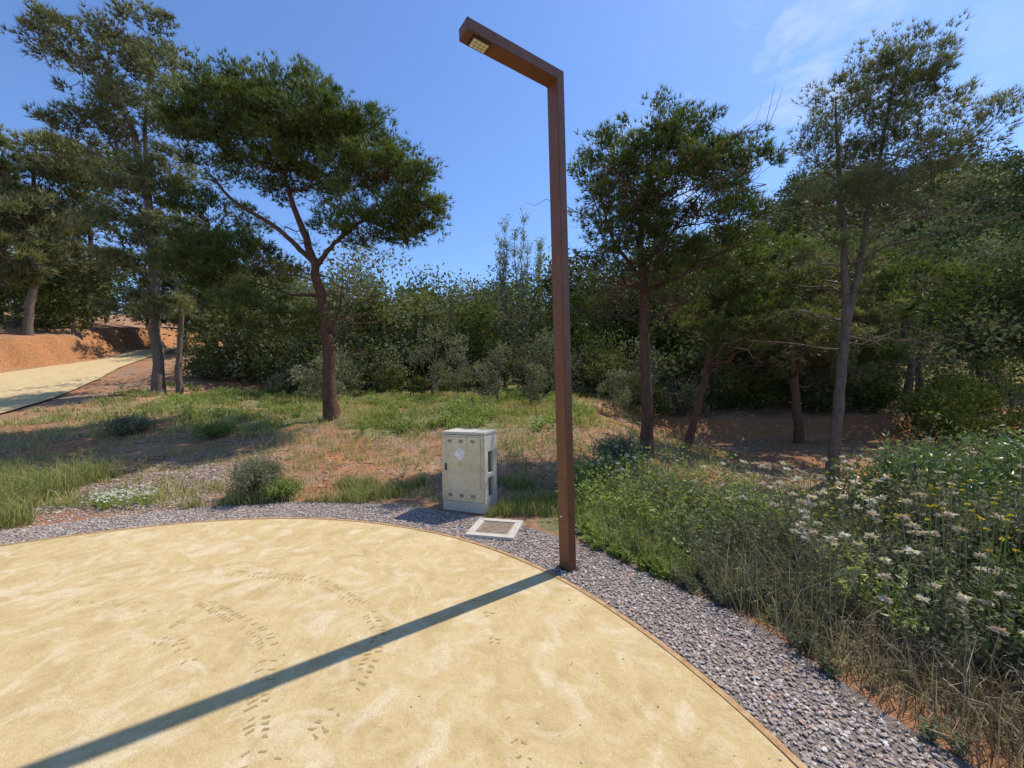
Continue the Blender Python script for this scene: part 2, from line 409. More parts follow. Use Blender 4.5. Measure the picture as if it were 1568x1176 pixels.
vs = [[bm.verts.new((x, yy, z)) for x, z in prof] for yy in (-WID / 2, WID / 2)]
bm.faces.new(vs[0]); bm.faces.new(vs[1][::-1])
for i in range(6):
    j = (i + 1) % 6; bm.faces.new((vs[0][j], vs[0][i], vs[1][i], vs[1][j]))
bmesh.ops.recalc_face_normals(bm, faces=bm.faces[:])
bmesh.ops.bevel(bm, geom=bm.edges[:], offset=.004, segments=2, affect='EDGES')
me = bpy.data.meshes.new('pole'); bm.to_mesh(me); bm.free(); me.materials.append(CORT)
po = bpy.data.objects.new('pole_and_arm', me); COL.objects.link(po); po.parent = lamp
zb = HT - THK * 1.15
box('led_frame', (-ARM + .13, 0, zb - .004), (.15, .105, .012), DK, lamp, .002)
box('led_plate', (-ARM + .13, 0, zb - .0115), (.135, .09, .004), CORT, lamp, .001)
for i in range(4):
    for j in range(3):
        box('led_%d_%d' % (i, j), (-ARM + .13 - .048 + i * .032, -.027 + j * .027, zb - .0155), (.028, .022, .005), LED, lamp, .002)
box('hatch', (-THK / 2 - .001, 0, .62), (.004, .08, .34), CORT, lamp, .0015)
box('hatch_lock', (-THK / 2 - .004, .018, .46), (.004, .02, .014), STK, lamp, .001)
box('base_plate', (0, 0, .012), (THK + .05, WID + .03, .012), DK, lamp, .003)
lamp.rotation_euler = Euler((0, math.radians(-1.3), math.radians(35)))

# ------------------------------------------------------------------ electrical cabinet
km = M('cabinet_paint'); k1 = km.noise(3, 6, .65); k2 = km.noise(40, 5, .75)
mpv = km.n('ShaderNodeMapping'); mpv.inputs['Scale'].default_value = (9, 9, .8); km.l(km.coord(), mpv.inputs[0]); k3 = km.noise(2.5, 5, .7, mpv.outputs[0])
kc = km.ramp(k1, [(.3, (.54, .45, .28)), (.6, (.67, .57, .385))])
kc = km.mix(km.ramp(k2, [(.54, (0, 0, 0)), (.68, (.8, .8, .8))]), kc, (.31, .235, .14))
kc = km.mix(km.ramp(k3, [(.5, (0, 0, 0)), (.7, (.55, .55, .55))]), kc, (.36, .28, .17))
CAB = km.bsdf(kc, .75, bump=k2, bstr=.15, bdist=.003, spec=.25)
cc = M('precast_concrete'); q1 = cc.noise(25, 6, .7)
CON = cc.bsdf(cc.ramp(q1, [(.3, (.4, .36, .29)), (.6, (.55, .5, .41)), (.8, (.66, .61, .51))]), .9, bump=q1, bstr=.3, bdist=.005, spec=.2)
al = M('aluminium_sticker'); ALU = al.bsdf(al.ramp(al.noise(15), [(.4, (.55, .56, .58)), (.6, (.75, .76, .78))]), .5, .1)
cab = empty('electrical_cabinet', (-.895, 5.02, 0))
W, D, HH = .60, .36, 1.0
box('plinth', (W / 2, D / 2, .065), (W, D, .13), CON, cab, .006)
box('back_wall', (W / 2, D - .025, .13 + .42), (W, .05, .838), CON, cab, .004)
box('left_wall', (.02, (D - .05) / 2 + .0, .55), (.04, D - .052, .838), CON, cab, .004)
box('top_slab', (W / 2, D / 2, HH - .0145), (W + .012, D + .012, .035), CON, cab, .006)
xr = W - .02
box('side_front_post', (xr, .05, .55), (.04, .10, .838), CON, cab, .004)
box('side_back_post', (xr, D - .0775, .55), (.04, .052, .838), CON, cab, .004)
box('side_upper', (xr, .178, .86), (.038, .153, .216), CON, cab, .003)
for i, z in enumerate((.155, .45)):
    box('side_rail_%d' % i, (xr, .178, z), (.038, .153, .05), CON, cab, .003)
box('inner_wall', (W - .1, .15, .55), (.02, .28, .83), CON, cab, .002)
box('door_frame', (W / 2 - .004, -.006, .55), (W - .012, .02, .828), CAB, cab, .004)
box('door', (W / 2 - .01, -.0215, .56), (W - .07, .014, .76), CAB, cab, .005)
for z in (.90, .225):
    for g_ in range(3):
        for i in range(3):
            box('vent_slot', (.13 + g_ * .16, -.0295, z - i * .013), (.055, .004, .006), DK, cab, 0)
for z in (.3, .55, .8):
    box('hinge', (W - .045, -.032, z), (.018, .014, .05), CAB, cab, .003)
box('lock', (.07, -.033, .56), (.022, .014, .09), DK, cab, .004)
box('lock_boss', (.085, -.0345, .70), (.04, .01, .04), CAB, cab, .004)
s_ = box('foil_label', (0, 0, 0), (.12, .002, .12), ALU, cab, 0); s_.location = (.27, -.0305, .735); s_.rotation_euler = (0, math.radians(38), 0)
wt = M('warning_yellow'); WY = wt.bsdf(wt.ramp(wt.noise(60), [(.3, (.5, .38, .1)), (.7, (.62, .48, .16))]), .6)
s_ = box('warning_label', (0, 0, 0), (.05, .002, .05), WY, cab, 0); s_.location = (.27, -.0306, .60); s_.rotation_euler = (0, math.radians(45), 0)
cab.rotation_euler = (0, math.radians(-.5), math.radians(-22))

# ------------------------------------------------------------------ manhole
mh = empty('manhole_cover', (-.195, 4.28, .012)); mh.rotation_euler = (0, 0, math.radians(-13))
for nm, c_, d_ in (('n', (0, .22, 0), (.52, .08, .06)), ('s', (0, -.22, 0), (.52, .08, .06)), ('e', (.22, 0, 0), (.08, .358, .058)), ('w', (-.22, 0, 0), (.08, .358, .058))):
    box('frame_' + nm, c_, d_, CON, mh, .006)
rm = M('rusty_plate'); r1 = rm.noise(30, 6, .7)
RUST = rm.bsdf(rm.ramp(r1, [(.3, (.2, .125, .085)), (.6, (.36, .26, .18)), (.8, (.43, .35, .28))]), .8, .1, bump=r1, bstr=.4)
box('lid', (0, 0, .008), (.35, .35, .02), RUST, mh, .003)
for i in range(9):
    box('lid_rib', (0, -.15 + i * .0375, .0195), (.31, .012, .005), RUST, mh, .001)

# ------------------------------------------------------------------ trees
def limb(bk, p0, p1, r0, r1, n=6, bow=.12, k=5, wob=.03, sag=0.):
    p0 = np.array(p0, float); p1 = np.array(p1, float); L = np.linalg.norm(p1 - p0)
    t = np.linspace(0, 1, n)[:, None]
    P = p0 + (p1 - p0) * t
    P[:, 2] += (np.sin(np.pi * t) * -bow * L)[:, 0] + (-sag * t * t * L)[:, 0]
    P[1:-1] += rng.normal(size=(n - 2, 3)) * wob * L
    bk.tube(P, np.linspace(r0, r1, n), k, .5)
    return P

def pine(name, base, sc, trunks, ells, dens=1., cr=.34, tp=42, K=9, L=.13, Wd=.013, mat=PINE, bark=BARK_R, dead=0, twig_r=.012, flat=.6, limb_k=1.):
    """trunks: polylines (dx, height, dy) in drawing units * sc, ells: (dx,height,dy,rx,rz,ry,w)"""
    e = empty(name, base); bk = B(); lf = B()
    tpts = []; trad = []
    for ti, (pl, ra, rb) in enumerate(trunks):
        P = np.array([(a * sc, c_ * sc, b_ * sc) for a, b_, c_ in pl])
        t = np.linspace(0, len(P) - 1, 26); Q = np.stack([np.interp(t, np.arange(len(P)), P[:, i]) for i in range(3)], 1)
        for _ in range(3): Q[1:-1] = (Q[:-2] + Q[2:] + 2 * Q[1:-1]) / 4
        Q[1:-1, :2] += rng.normal(size=(24, 2)) * ra * .12
        R = np.linspace(ra, rb, 26)
        if ti == 0: Q[0, 2] -= .25; R[0] *= 1.3; R[1] *= 1.08
        bk.tube(Q, R, 10, .5, .16); tpts.append(Q); trad.append(R)
    TP = np.concatenate(tpts); TR = np.concatenate(trad)
    zmax = TP[:, 2].max()
    for (dx, dz, dy, rx, rz, ry, w) in ells:
        c = np.array([dx, dy, dz]) * sc; r = np.array([rx, ry, rz]) * sc
        nc = int(max(5, dens * w * 9 * (r[0] * r[1] * r[2]) ** (2 / 3) / (cr * cr) * .42))
        d = runit(nc); d[:, 2] = np.abs(d[:, 2]) * np.where(rng.random(nc) < .7, 1, -.75)
        q = c + d * r * (.45 + .6 * rng.random((nc, 1)) ** .6)
        tgt = c - np.array([0, 0, r[2] * .45])
        dd = np.linalg.norm(TP[:, :2] - tgt[:2], axis=1) * .7 + np.abs(TP[:, 2] - (tgt[2] - .55 * np.linalg.norm(TP[:, :2] - tgt[:2], axis=1)))
        k0 = int(np.argmin(dd + (TP[:, 2] < .28 * zmax) * 3)); rr0 = limb_k * min(TR[k0] * .6, .022 + .02 * np.linalg.norm(tgt - TP[k0]) ** .6)
        ML = limb(bk, TP[k0], tgt, rr0, rr0 * .4, 9, .07, 6, .022)
        hubs = [ML[-1], ML[-2], ML[-3], ML[-4]]
        for _ in range(max(3, nc // 9)):
            h = c + runit(1)[0] * r * .5; s0 = ML[rng.integers(3, 9)]
            G = limb(bk, s0, h, rr0 * .4, rr0 * .2, 6, .06, 4, .04); hubs += [G[-1], G[-2], G[3]]
        hubs = np.array(hubs)
        for qq in q:
            k1 = np.argmin(np.linalg.norm(hubs - qq, axis=1) + rng.random(len(hubs)) * .3)
            limb(bk, hubs[k1], qq, twig_r, twig_r * .35, 5, .08, 3, .05)
        nt = max(4, int(tp * (.8 + .4 * rng.random())))
        cc_ = np.repeat(q, nt, 0)
        o = runit(len(cc_)) * (rng.random((len(cc_), 1)) ** .5) * cr * (.6 + .8 * np.repeat(rng.random((nc, 1)), nt, 0)); o[:, 2] *= flat
        pos = cc_ + o
        ax = norm((pos - c) / r * .5 + o / cr * .5 + np.array([0, 0, .55]))
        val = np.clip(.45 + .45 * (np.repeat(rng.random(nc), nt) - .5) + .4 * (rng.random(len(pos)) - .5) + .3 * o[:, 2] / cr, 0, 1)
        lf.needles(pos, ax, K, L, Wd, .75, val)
    for i in range(dead):
        k0 = rng.integers(7, 20); a_ = rng.random() * 6.28; ln = (.5 + .9 * rng.random()) * (1 + .1 * zmax)
        tip = TP[k0] + np.array([math.cos(a_) * ln, math.sin(a_) * ln, (rng.random() - .45) * .9])
        G = limb(bk, TP[k0], tip, .02, .006, 7, -.04, 4, .04)
        for q_ in G[2:]:
            for _ in range(3):
                limb(bk, q_, q_ + runit(1)[0] * np.array([1, 1, .6]) * ln * .35, .006, .002, 4, .05, 3, .06)
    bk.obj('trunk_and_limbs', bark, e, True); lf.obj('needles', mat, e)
    return e

def hz(x, y): return float(H(x, y))

pine('stone_pine', (-5.06, 11, hz(-5.06, 11)), .01833,
     [([(0, 0, 0), (-4, 60, 0), (-6, 120, 4), (-18, 200, 0), (-30, 260, 0), (-50, 310, 0), (-70, 380, 0)], .20, .05),
      ([(-24, 232, 0), (0, 272, 10), (35, 300, 10), (75, 330, 15)], .075, .03),
      ([(-26, 240, 0), (-75, 290, -12), (-135, 325, -20), (-175, 370, -10)], .075, .03),
      ([(-6, 125, 4), (18, 175, -6), (22, 200, -12)], .05, .015),
      ([(-16, 190, 4), (-70, 195, 20), (-130, 215, 25)], .05, .02)],
     [(-118, 430, 0, 105, 66, 110, 1), (-8, 408, 10, 110, 66, 120, 1), (82, 345, 0, 85, 55, 90, 1), (132, 312, 0, 44, 38, 60, 1),
      (-190, 415, 0, 42, 62, 60, 1), (-150, 480, 0, 62, 34, 60, 1), (-70, 472, 0, 100, 38, 80, 1), (45, 408, 0, 80, 45, 80, 1), (48, 285, 0, 70, 26, 60, 1), (110, 290, 0, 45, 30, 45, .8), (-60, 370, 0, 90, 34, 80, .6),
      (-205, 320, 40, 65, 42, 60, .9), (-160, 235, 30, 90, 52, 80, 1), (-105, 155, 20, 90, 45, 70, 1), (-225, 250, 20, 45, 45, 50, .8)],
     dens=1.3, cr=.34, tp=38, K=7, L=.15, Wd=.021, dead=16)
pine('aleppo_pine', (-15.3, 17, hz(-15.3, 17)), .0283,
     [([(0, 0, 0), (-5, 115, 0), (-8, 265, 0), (-30, 380, 0), (-60, 470, 0), (-95, 540, 0)], .22, .05),
      ([(-12, 290, 0), (-25, 400, 6), (-20, 480, 8), (-5, 540, 5)], .10, .03),
      ([(22, -10, 10), (20, 60, 12), (26, 130, 12), (10, 200, 10)], .15, .05)],
     [(-155, 540, 0, 50, 30, 40, .8), (-185, 565, 0, 25, 20, 25, .8), (-75, 500, 0, 70, 45, 55, .9), (-25, 548, 0, 55, 38, 45, 1), (18, 480, 0, 45, 45, 40, 1),
      (-45, 415, 0, 65, 42, 50, .9), (-105, 395, 0, 60, 30, 45, .8), (25, 395, 0, 38, 40, 35, .9), (-25, 310, 0, 62, 45, 50, .9), (20, 330, 0, 45, 40, 40, .9),
      (-5, 195, 0, 65, 48, 50, 1), (-5, 125, 0, 62, 36, 45, .9), (-90, 465, 0, 40, 28, 40, .8), (-60, 250, 0, 48, 38, 40, .9), (40, 250, 0, 45, 40, 40, .9)],
     dens=.95, cr=.52, tp=36, K=7, L=.24, Wd=.036, mat=PINE2, bark=BARK_G, dead=14, twig_r=.018)
pine('stone_pine', (2.82, 8.2, hz(2.82, 8.2)), .01367,
     [([(0, 0, 0), (-2, 145, 0), (-5, 285, 0), (-12, 340, 0), (10, 420, 5), (20, 500, 0)], .125, .025),
      ([(-6, 290, 0), (40, 340, 10), (85, 400, 5)], .05, .02),
      ([(-8, 270, 0), (-50, 330, 0), (-70, 400, 0)], .045, .02)],
     [(20, 480, 0, 66, 48, 60, 1), (-58, 430, 0, 54, 52, 60, 1), (8, 410, 0, 90, 68, 90, 1), (95, 435, 10, 66, 55, 60, 1), (150, 430, 0, 36, 50, 50, 1), (60, 465, 0, 60, 45, 60, 1),
      (-40, 355, 0, 66, 50, 60, 1), (70, 345, 0, 96, 55, 80, 1), (140, 350, 0, 50, 46, 50, .8), (10, 310, 0, 80, 40, 60, .8), (-60, 290, 0, 50, 34, 40, .6), (70, 270, 0, 75, 36, 50, .7)],
     dens=1.0, cr=.28, tp=34, K=7, L=.12, Wd=.017, dead=50, twig_r=.008)
pine('aleppo_pine', (6.5, 8.0, hz(6.5, 8)), .01333,
     [([(0, 0, 0), (14, 140, 0), (26, 245, 0), (22, 390, 0), (14, 510, 0), (12, 590, 0)], .11, .015),
      ([(25, 240, 0), (45, 310, 4), (68, 420, 8), (92, 540, 5), (105, 640, 0)], .075, .012)],
     [(15, 585, 0, 42, 48, 40, 1), (95, 620, 0, 70, 52, 50, 1), (140, 640, 0, 40, 40, 34, 1), (35, 520, 0, 68, 58, 50, 1), (145, 545, 0, 75, 62, 60, 1),
      (215, 530, 0, 50, 42, 40, .9), (-18, 505, 0, 44, 38, 35, .8), (190, 470, 0, 62, 38, 40, .8), (60, 430, 0, 105, 44, 60, .8), (-32, 415, 0, 34, 30, 30, .7), (100, 590, 5, 65, 50, 50, 1), (250, 560, 0, 26, 26, 22, .8), (100, 490, 0, 72, 48, 50, .9), (30, 350, 0, 65, 34, 40, .5)],
     dens=1.0, cr=.28, tp=30, K=7, L=.12, Wd=.013, mat=PINE2, bark=BARK_G, dead=18, twig_r=.007, limb_k=.8)

def gpine(name, x, y, h, w, mat, bark, lean=0., low=.35, sp=.9, r=.16):
    u = h / 100
    el = []
    nn = 9
    for i in range(nn):
        t = low + (1 - low) * (i + .3) / nn; a_ = rng.random() * 6.28; rad = w / 2 / u * (1.15 - abs(t - .62) * 1.3) * .55
        el.append((math.cos(a_) * rad + lean * t * 100, t * 96, math.sin(a_) * rad, rad * .9 + 3, 8 + 3 * rng.random(), rad * .9 + 3, sp))
    far = math.hypot(x, y); k = max(1, far / 12)
    return pine(name, (x, y, hz(x, y)), u, [([(0, 0, 0), (lean * 40 + rng.normal() * 2, 40, 0), (lean * 70, 70, 0), (lean * 95, 96, 0)], r, .03)], el,
                dens=.8, cr=.28 * k ** .8, tp=30, K=7, L=.13 * k, Wd=.02 * k, mat=mat, bark=bark, dead=6, twig_r=.009 * k)
gpine('aleppo_pine', -31.5, 25.5, 13.5, 7, PINE2, BARK_G, .05, r=.24, low=.25)
gpine('aleppo_pine', -33.5, 31, 14, 8, PINE, BARK_G, 0, r=.24, low=.25)
gpine('aleppo_pine', -37.5, 28.5, 13, 8, PINE2, BARK_G, .05, r=.26, low=.2)
gpine('aleppo_pine', -31, 37, 12, 8, PINE, BARK_G, 0, r=.25, low=.25)
gpine('aleppo_pine', -25.5, 33, 9, 7, PINE2, BARK_G, 0, r=.2, low=.2)
gpine('aleppo_pine', 4.9, 11.0, 6.1, 4.2, PINE, BARK_R, .22, r=.11, low=.5)
gpine('aleppo_pine', 9.2, 12.6, 6.2, 5.0, PINE2, BARK_R, -.05, r=.14, low=.35)
gpine('stone_pine', 12.5, 15.0, 6.5, 6, PINE, BARK_R, .05, r=.15, low=.3)

# ------------------------------------------------------------------ broadleaf masses
def broad(bk, lf, x, y, h, w, leaf, nl, z0=.25, tone=0., zoff=0.):
    z = hz(x, y) + zoff
    nb = 5 + int(rng.integers(0, 4))
    cs = []
    for i in range(nb):
        a_ = rng.random() * 6.28; t = z0 + (1 - z0) * (i + .6) / nb
        rad = w * .5 * math.sin(math.pi * min(.93, .25 + .7 * (t - z0) / (1 - z0))) * (.25 + .5 * rng.random())
        cs.append((x + math.cos(a_) * rad, y + math.sin(a_) * rad, z + h * t * .88))
    cs = np.array(cs); rs = w * (.2 + .12 * rng.random(nb))
    q = np.repeat(np.arange(nb), 26); d = runit(len(q)); d[:, 2] = np.where(d[:, 2] < -.3, -d[:, 2], d[:, 2])
    cl = cs[q] + d * rs[q][:, None] * np.array([1, 1, .8]) * (.55 + .6 * rng.random((len(q), 1)))
    k = nl // len(q) + 1
    qq = np.repeat(np.arange(len(q)), k)
    o = rng.normal(size=(len(qq), 3)) * w * .045
    P = cl[qq] + o
    dirs = norm(d[qq] * .6 + runit(len(qq)) + np.array([0, 0, .15]))
    cv = rng.random(len(q))
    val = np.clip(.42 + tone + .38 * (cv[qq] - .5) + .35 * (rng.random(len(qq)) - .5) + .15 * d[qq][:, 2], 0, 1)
    keep = P[:, 2] > z - .5
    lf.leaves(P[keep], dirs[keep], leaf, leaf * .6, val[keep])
    if h > 2:
        base = np.array([x, y, z - .2])
        tr = limb(bk, base, (x + rng.normal() * .3, y, z + h * .7), .02 * h + .03, .02, 7, 0, 6, .02)
        for c_ in cs: limb(bk, tr[2 + rng.integers(0, 3)], c_, .03, .012, 6, .05, 4, .03)

bk = B(); lf = B(); lo = B()
for i in range(74):
    x = -17 + 35 * rng.random(); y = 20 + 14 * rng.random() + .1 * abs(x)
    h = (2.9 + 4.0 * rng.random() ** 1.4 + .06 * (y - 20)) * (1 + .35 * (fbm(x * .18, 3.) - .5) * 2)
    w = h * (.7 + .5 * rng.random())
    if rng.random() < .42: broad(bk, lo, x, y, h, w, .2, 2300, .06, .5 * (rng.random() - .45))
    else: broad(bk, lf, x, y, h, w, .22, 2200, .06, (rng.random() - .4) * .7)
for i in range(48):
    x = -30 + 56 * rng.random(); y = 37 + 8 * rng.random()
    h = 5.5 + 4.0 * rng.random(); broad(bk, lf, x, y, h, h * 1.1, .4, 1200, .0, (rng.random() - .5) * .5)
for i in range(50):
    x = 7 + 24 * rng.random(); y = 16 + 14 * rng.random()
    h = 4.8 + 3.8 * rng.random()
    broad(bk, lf if rng.random() < .7 else lo, x, y, h, h * .8, .19, 2300, .2, (rng.random() - .45) * .6)
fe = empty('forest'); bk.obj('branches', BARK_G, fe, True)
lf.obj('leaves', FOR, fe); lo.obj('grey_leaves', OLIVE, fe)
bk = B(); lf = B(); lo = B()
for i in range(350):
    y = 28 + 62 * rng.random(); x = y * (.25 + 1.6 * rng.random())
    h = 4.5 + 5 * rng.random()
    if x < 12 + .3 * (y - 28): continue
    broad(bk, lf if rng.random() < .8 else lo, x, y, h, h * .95, .42, 800, .1, (rng.random() - .55) * .7)
he = empty('forest_hillside')
bk.obj('trunks', BARK_G, he, True); lf.obj('leaves', HILL, he); lo.obj('grey_leaves', OLIVE, he)
bk = B(); lf = B()
for i in range(70):
    x = -62 + 50 * rng.random(); y = 28 + 24 * rng.random()
    if on_path(np.array(x), np.array(y), 1.5) or x > -14: continue
    if x > -28 and y < 33: continue
    h = 4 + 3.5 * rng.random()
    broad(bk, lf, x, y, h, h * .85, .3, 1100, .1, (rng.random() - .5) * .5)
for i in range(40):
    y = 10 + 22 * rng.random(); x = np.interp(y, PY, PXL) - 3.2 - 12 * rng.random()
    h = 1.0 + 2.4 * rng.random(); broad(bk, lf, x, y, h, h, .18, 800, .05, .1)
le = empty('woodland'); bk.obj('trunks', BARK_G, le, True); lf.obj('leaves', HILL, le)

bk = B(); lf = B(); lo = B()
for i in range(135):
    x = -17 + 37 * rng.random(); y = 16.8 + 6 * rng.random()
    if x < -11: y += 3
    if x > 4: y -= 1.5
    h = .7 + 2.1 * rng.random() ** 1.5
    broad(bk, lf if rng.random() < .55 else lo, x, y, h, h * 1.3, .12, 900, .03, .6 * (rng.random() - .4))
for i in range(34):
    x = 12 + 13 * rng.random(); y = 8.5 + 6.5 * rng.random()
    h = .9 + 1.5 * rng.random(); broad(bk, lf, x, y, h, h * 1.3, .09, 1300, .05, -.05)
for i in range(24):
    x = 4.5 + 10 * rng.random(); y = 14.6 + 1.8 * rng.random(); h = .6 + 1.2 * rng.random(); broad(bk, lf if i % 2 else lo, x, y, h, h * 1.3, .08, 1000, .05, -.1)
for (x, y, h) in [(-2.2, 16, 2.6), (-.5, 14.5, 2.2), (-7.2, 15, 1.8), (-3.5, 17, 3), (.8, 13.6, 1.5), (3.6, 13.5, 1.6), (1.6, 16, 2.8)]:
    broad(bk, lo, x, y, h, h * .7, .08, 1600, .1, .15)
ue = empty('undergrowth'); bk.obj('stems', BARK_G, ue, True); lf.obj('leaves', FOR, ue); lo.obj('grey_leaves', OLIVE, ue)

for (x, y, h) in [(-.5, 25, 9.6), (.7, 25.5, 10.4), (1.7, 26, 9.0)]:
    e = empty('poplar_tree', (x, y, hz(x, y))); bk = B(); lf = B()
    for s_ in range(3):
        tr = limb(bk, (0, 0, -.2), (rng.normal() * .3, rng.normal() * .3, h * (.8 + .2 * rng.random())), .06, .015, 10, 0, 5, .006)
        for q_ in tr[3:]:
            for _ in range(6):
                d_ = runit(1)[0] * np.array([.4, .4, 0]) + np.array([0, 0, .9]); G = limb(bk, q_, q_ + d_ * (.5 + .6 * rng.random()), .015, .005, 5, 0, 3, .03)
                c_ = np.repeat(G[1:], 6, 0); c_ = c_ + rng.normal(size=c_.shape) * .11
                lf.leaves(c_, runit(len(c_)), .1, .075, rng.random(len(c_)))
    bk.obj('stems', TWIG, e, True); lf.obj('leaves', POP, e)

# ------------------------------------------------------------------ grasses
def scatter(n, x0, x1, y0, y1, rm=4.72):
    x = x0 + (x1 - x0) * rng.random(n); y = y0 + (y1 - y0) * rng.random(n)
    r = np.hypot(x - PC[0], y - PC[1]); k = (r > rm) & ~on_path(x, y, .2)
    return x[k], y[k]
gs = B()
x, y = scatter(270000, -17, 6, 5.2, 19)
m = veg_mask(x, y); cl = fbm(x * 1.7, y * 1.7 + 70); k = rng.random(len(x)) < m * sst(.36, .62, cl)
x, y, cl = x[k], y[k], cl[k]
P = np.stack([x, y, H(x, y)], 1); dd = np.hypot(x, y)
gs.blades(P, (.05 + .26 * cl ** 1.3) * (.5 + rng.random(len(x))), .007 + .0011 * dd, .9, np.clip(.3 + 1.1 * (fbm(x * .6, y * .6) - .3) + .6 * rng.random(len(x)) ** 2, 0, 1))
x, y = scatter(1700, -17, 5, 5.2, 12); x = np.repeat(x, 20) + rng.normal(size=len(x) * 20) * .07; y = np.repeat(y, 20) + rng.normal(size=len(y) * 20) * .07
r = np.hypot(x - PC[0], y - PC[1]); k = r > 4.72; x, y = x[k], y[k]
gs.blades(np.stack([x, y, H(x, y)], 1), .04 + .13 * rng.random(len(x)), .008, .9, .3 + .7 * rng.random(len(x)) ** .8)
x, y = scatter(26000, -8.6, -5.6, 3.2, 6.6)
cl = fbm(x * 1.1 + 5, y * 1.1); cl2 = fbm(x * 3.1 + 5, y * 3.1); r = np.hypot(x - PC[0], y - PC[1])
k = (cl + .25 * sst(-5.8, -7.0, x) > .5) & (cl2 > .38) & (r > 4.85) & ~((np.hypot(x + 5.4, y - 6.0) < .8)); x, y, cl2 = x[k], y[k], cl2[k]
gs.blades(np.stack([x, y, H(x, y)], 1), (.08 + .36 * rng.random(len(x))) * (.4 + 1.2 * cl2), .007, .9, np.clip(.1 + rng.random(len(x)) * .85, 0, 1))
x, y = scatter(42000, -4.6, 1.2, 4.7, 6.2)
cl = fbm(x * 1.6 + 5, y * 1.6); k = (cl > .48) & (np.hypot(x + .2, y - 4.3) > .4); x, y = x[k], y[k]
gs.blades(np.stack([x, y, H(x, y)], 1), .05 + .18 * rng.random(len(x)), .006, .8, .1 + .9 * rng.random(len(x)) ** 1.3)
gs.obj('grass', GRASS)

# leaf and twig litter
lt = B()
x, y = scatter(18000, -14, 12, 4.9, 13.5); k = veg_mask(x, y) < .55; x, y = x[k], y[k]
d = norm(rng.normal(size=(len(x), 3)) * np.array([1, 1, .15]))
lt.leaves(np.stack([x, y, H(x, y) + .012], 1), d, .06, .02, rng.random(len(x)) ** 1.2)
x, y = scatter(900, -14, 12, 4.9, 13.5)
for a_, b_ in zip(x, y):
    t_ = rng.random() * 6.28; l_ = .1 + .35 * rng.random(); z_ = hz(a_, b_) + .015
    lt.tube([(a_, b_, z_), (a_ + math.cos(t_) * l_ * .5, b_ + math.sin(t_) * l_ * .5, z_ + .03 * rng.random()), (a_ + math.cos(t_ + .3) * l_, b_ + math.sin(t_ + .3) * l_, z_)], .005, 3, rng.random() * .6)
lt.obj('leaf_litter', DRY)

def herbs(bl, x, y, Hh, nst, nlf, leaf, val, spread=.45, stem=None, wd=.4):
    n = len(x); z = H(x, y)
    base = np.repeat(np.stack([x, y, z], 1), nst, 0)
    sd = norm(rng.normal(size=(n * nst, 3)) * np.array([spread, spread, .08]) + np.array([0, 0, 1]))
    h = np.repeat(Hh, nst) * (.55 + .6 * rng.random(n * nst))
    if stem is not None:
        stem.needles(base, sd, 1, float(np.mean(Hh)) * .9, .005, .0, np.repeat(val, nst) * .8)
    t = (.12 + .95 * rng.random((n * nst, nlf)))
    P = base[:, None, :] + sd[:, None, :] * (h[:, None] * t)[..., None]
    P = P.reshape(-1, 3) + rng.normal(size=(n * nst * nlf, 3)) * .008
    d = norm(runit(len(P)) * np.array([1, 1, .5]) + np.array([0, 0, .45]))
    v = np.clip(np.repeat(val, nst * nlf) + .3 * (rng.random(len(P)) - .5) + .2 * (t.ravel() - .6), 0, 1)
    bl.leaves(P, d, leaf, leaf * wd, v)
mb = B()
x, y = scatter(8000, -16, 4, 8.5, 19); k = (veg_mask(x, y) > .45) & (fbm(x * .8 + 30, y * .8) > .52); x, y = x[k], y[k]
herbs(mb, x, y, .12 + .34 * rng.random(len(x)), 3, 7, .085, .3 + .6 * rng.random(len(x)), .4)
mb.obj('meadow_herbs', HERB)

hb = B(); db = B(); fb = B(); yb = B(); ob = B()
x, y = scatter(4800, .75, 5.2, -.2, 6.6)
r = np.hypot(x - PC[0], y - PC[1]); cl = fbm(x * 1.3 + 11, y * 1.3 + 4)
ylim = np.interp(x, [.8, 1.6, 2.2, 3.2, 4.2], [6.1, 5.9, 4.9, 4.4, 4.4])
k = (r > 4.76) & (cl > .38) & (y < ylim + (cl - .5) * 2); x, y, r, cl = x[k], y[k], r[k], cl[k]
hh = .08 + .40 * sst(4.75, 5.7, r) * (.3 + 1.3 * cl * fbm(x * .9 + 5, y * .9) * 1.7)
grey = fbm(x * 1.1 + 44, y * 1.1 + 20) > .5
big = ~grey
herbs(hb, x[big], y[big], (hh * (.5 + .9 * rng.random(len(x))))[big], 5, 10, .05, np.clip(.3 + 1.2 * (fbm(x * 2 + 80, y * 2) - .2), 0, 1)[big], .5, hb, .42)
herbs(ob, x[grey], y[grey], (hh * (.6 + .9 * rng.random(len(x))))[grey], 6, 13, .034, np.clip(.3 + .9 * (fbm(x * 2 + 80, y * 2) - .2), 0, 1)[grey], .45, ob, .4)
x, y = scatter(12000, .8, 5.5, .2, 6.2); r = np.hypot(x - PC[0], y - PC[1]); cl = fbm(x * 1.8 + 60, y * 1.8 + 4)
k = (r > 4.78) & (cl > .48) & (y < np.interp(x, [1.6, 2.2, 3.2], [6, 5, 4.6])); x, y = x[k], y[k]
db.blades(np.stack([x, y, H(x, y)], 1), .10 + .5 * rng.random(len(x)), .0045, .9, .2 + .8 * rng.random(len(x)))
N = 3800; x = 2.3 + rng.normal(size=N) * .38; y = 2.0 + rng.normal(size=N) * .45; r = np.hypot(x - PC[0], y - PC[1]); k = r > 4.8; x, y = x[k], y[k]
db.blades(np.stack([x, y, H(x, y)], 1), .05 + .22 * rng.random(len(x)), .005, 1.3, rng.random(len(x)) ** 1.4)
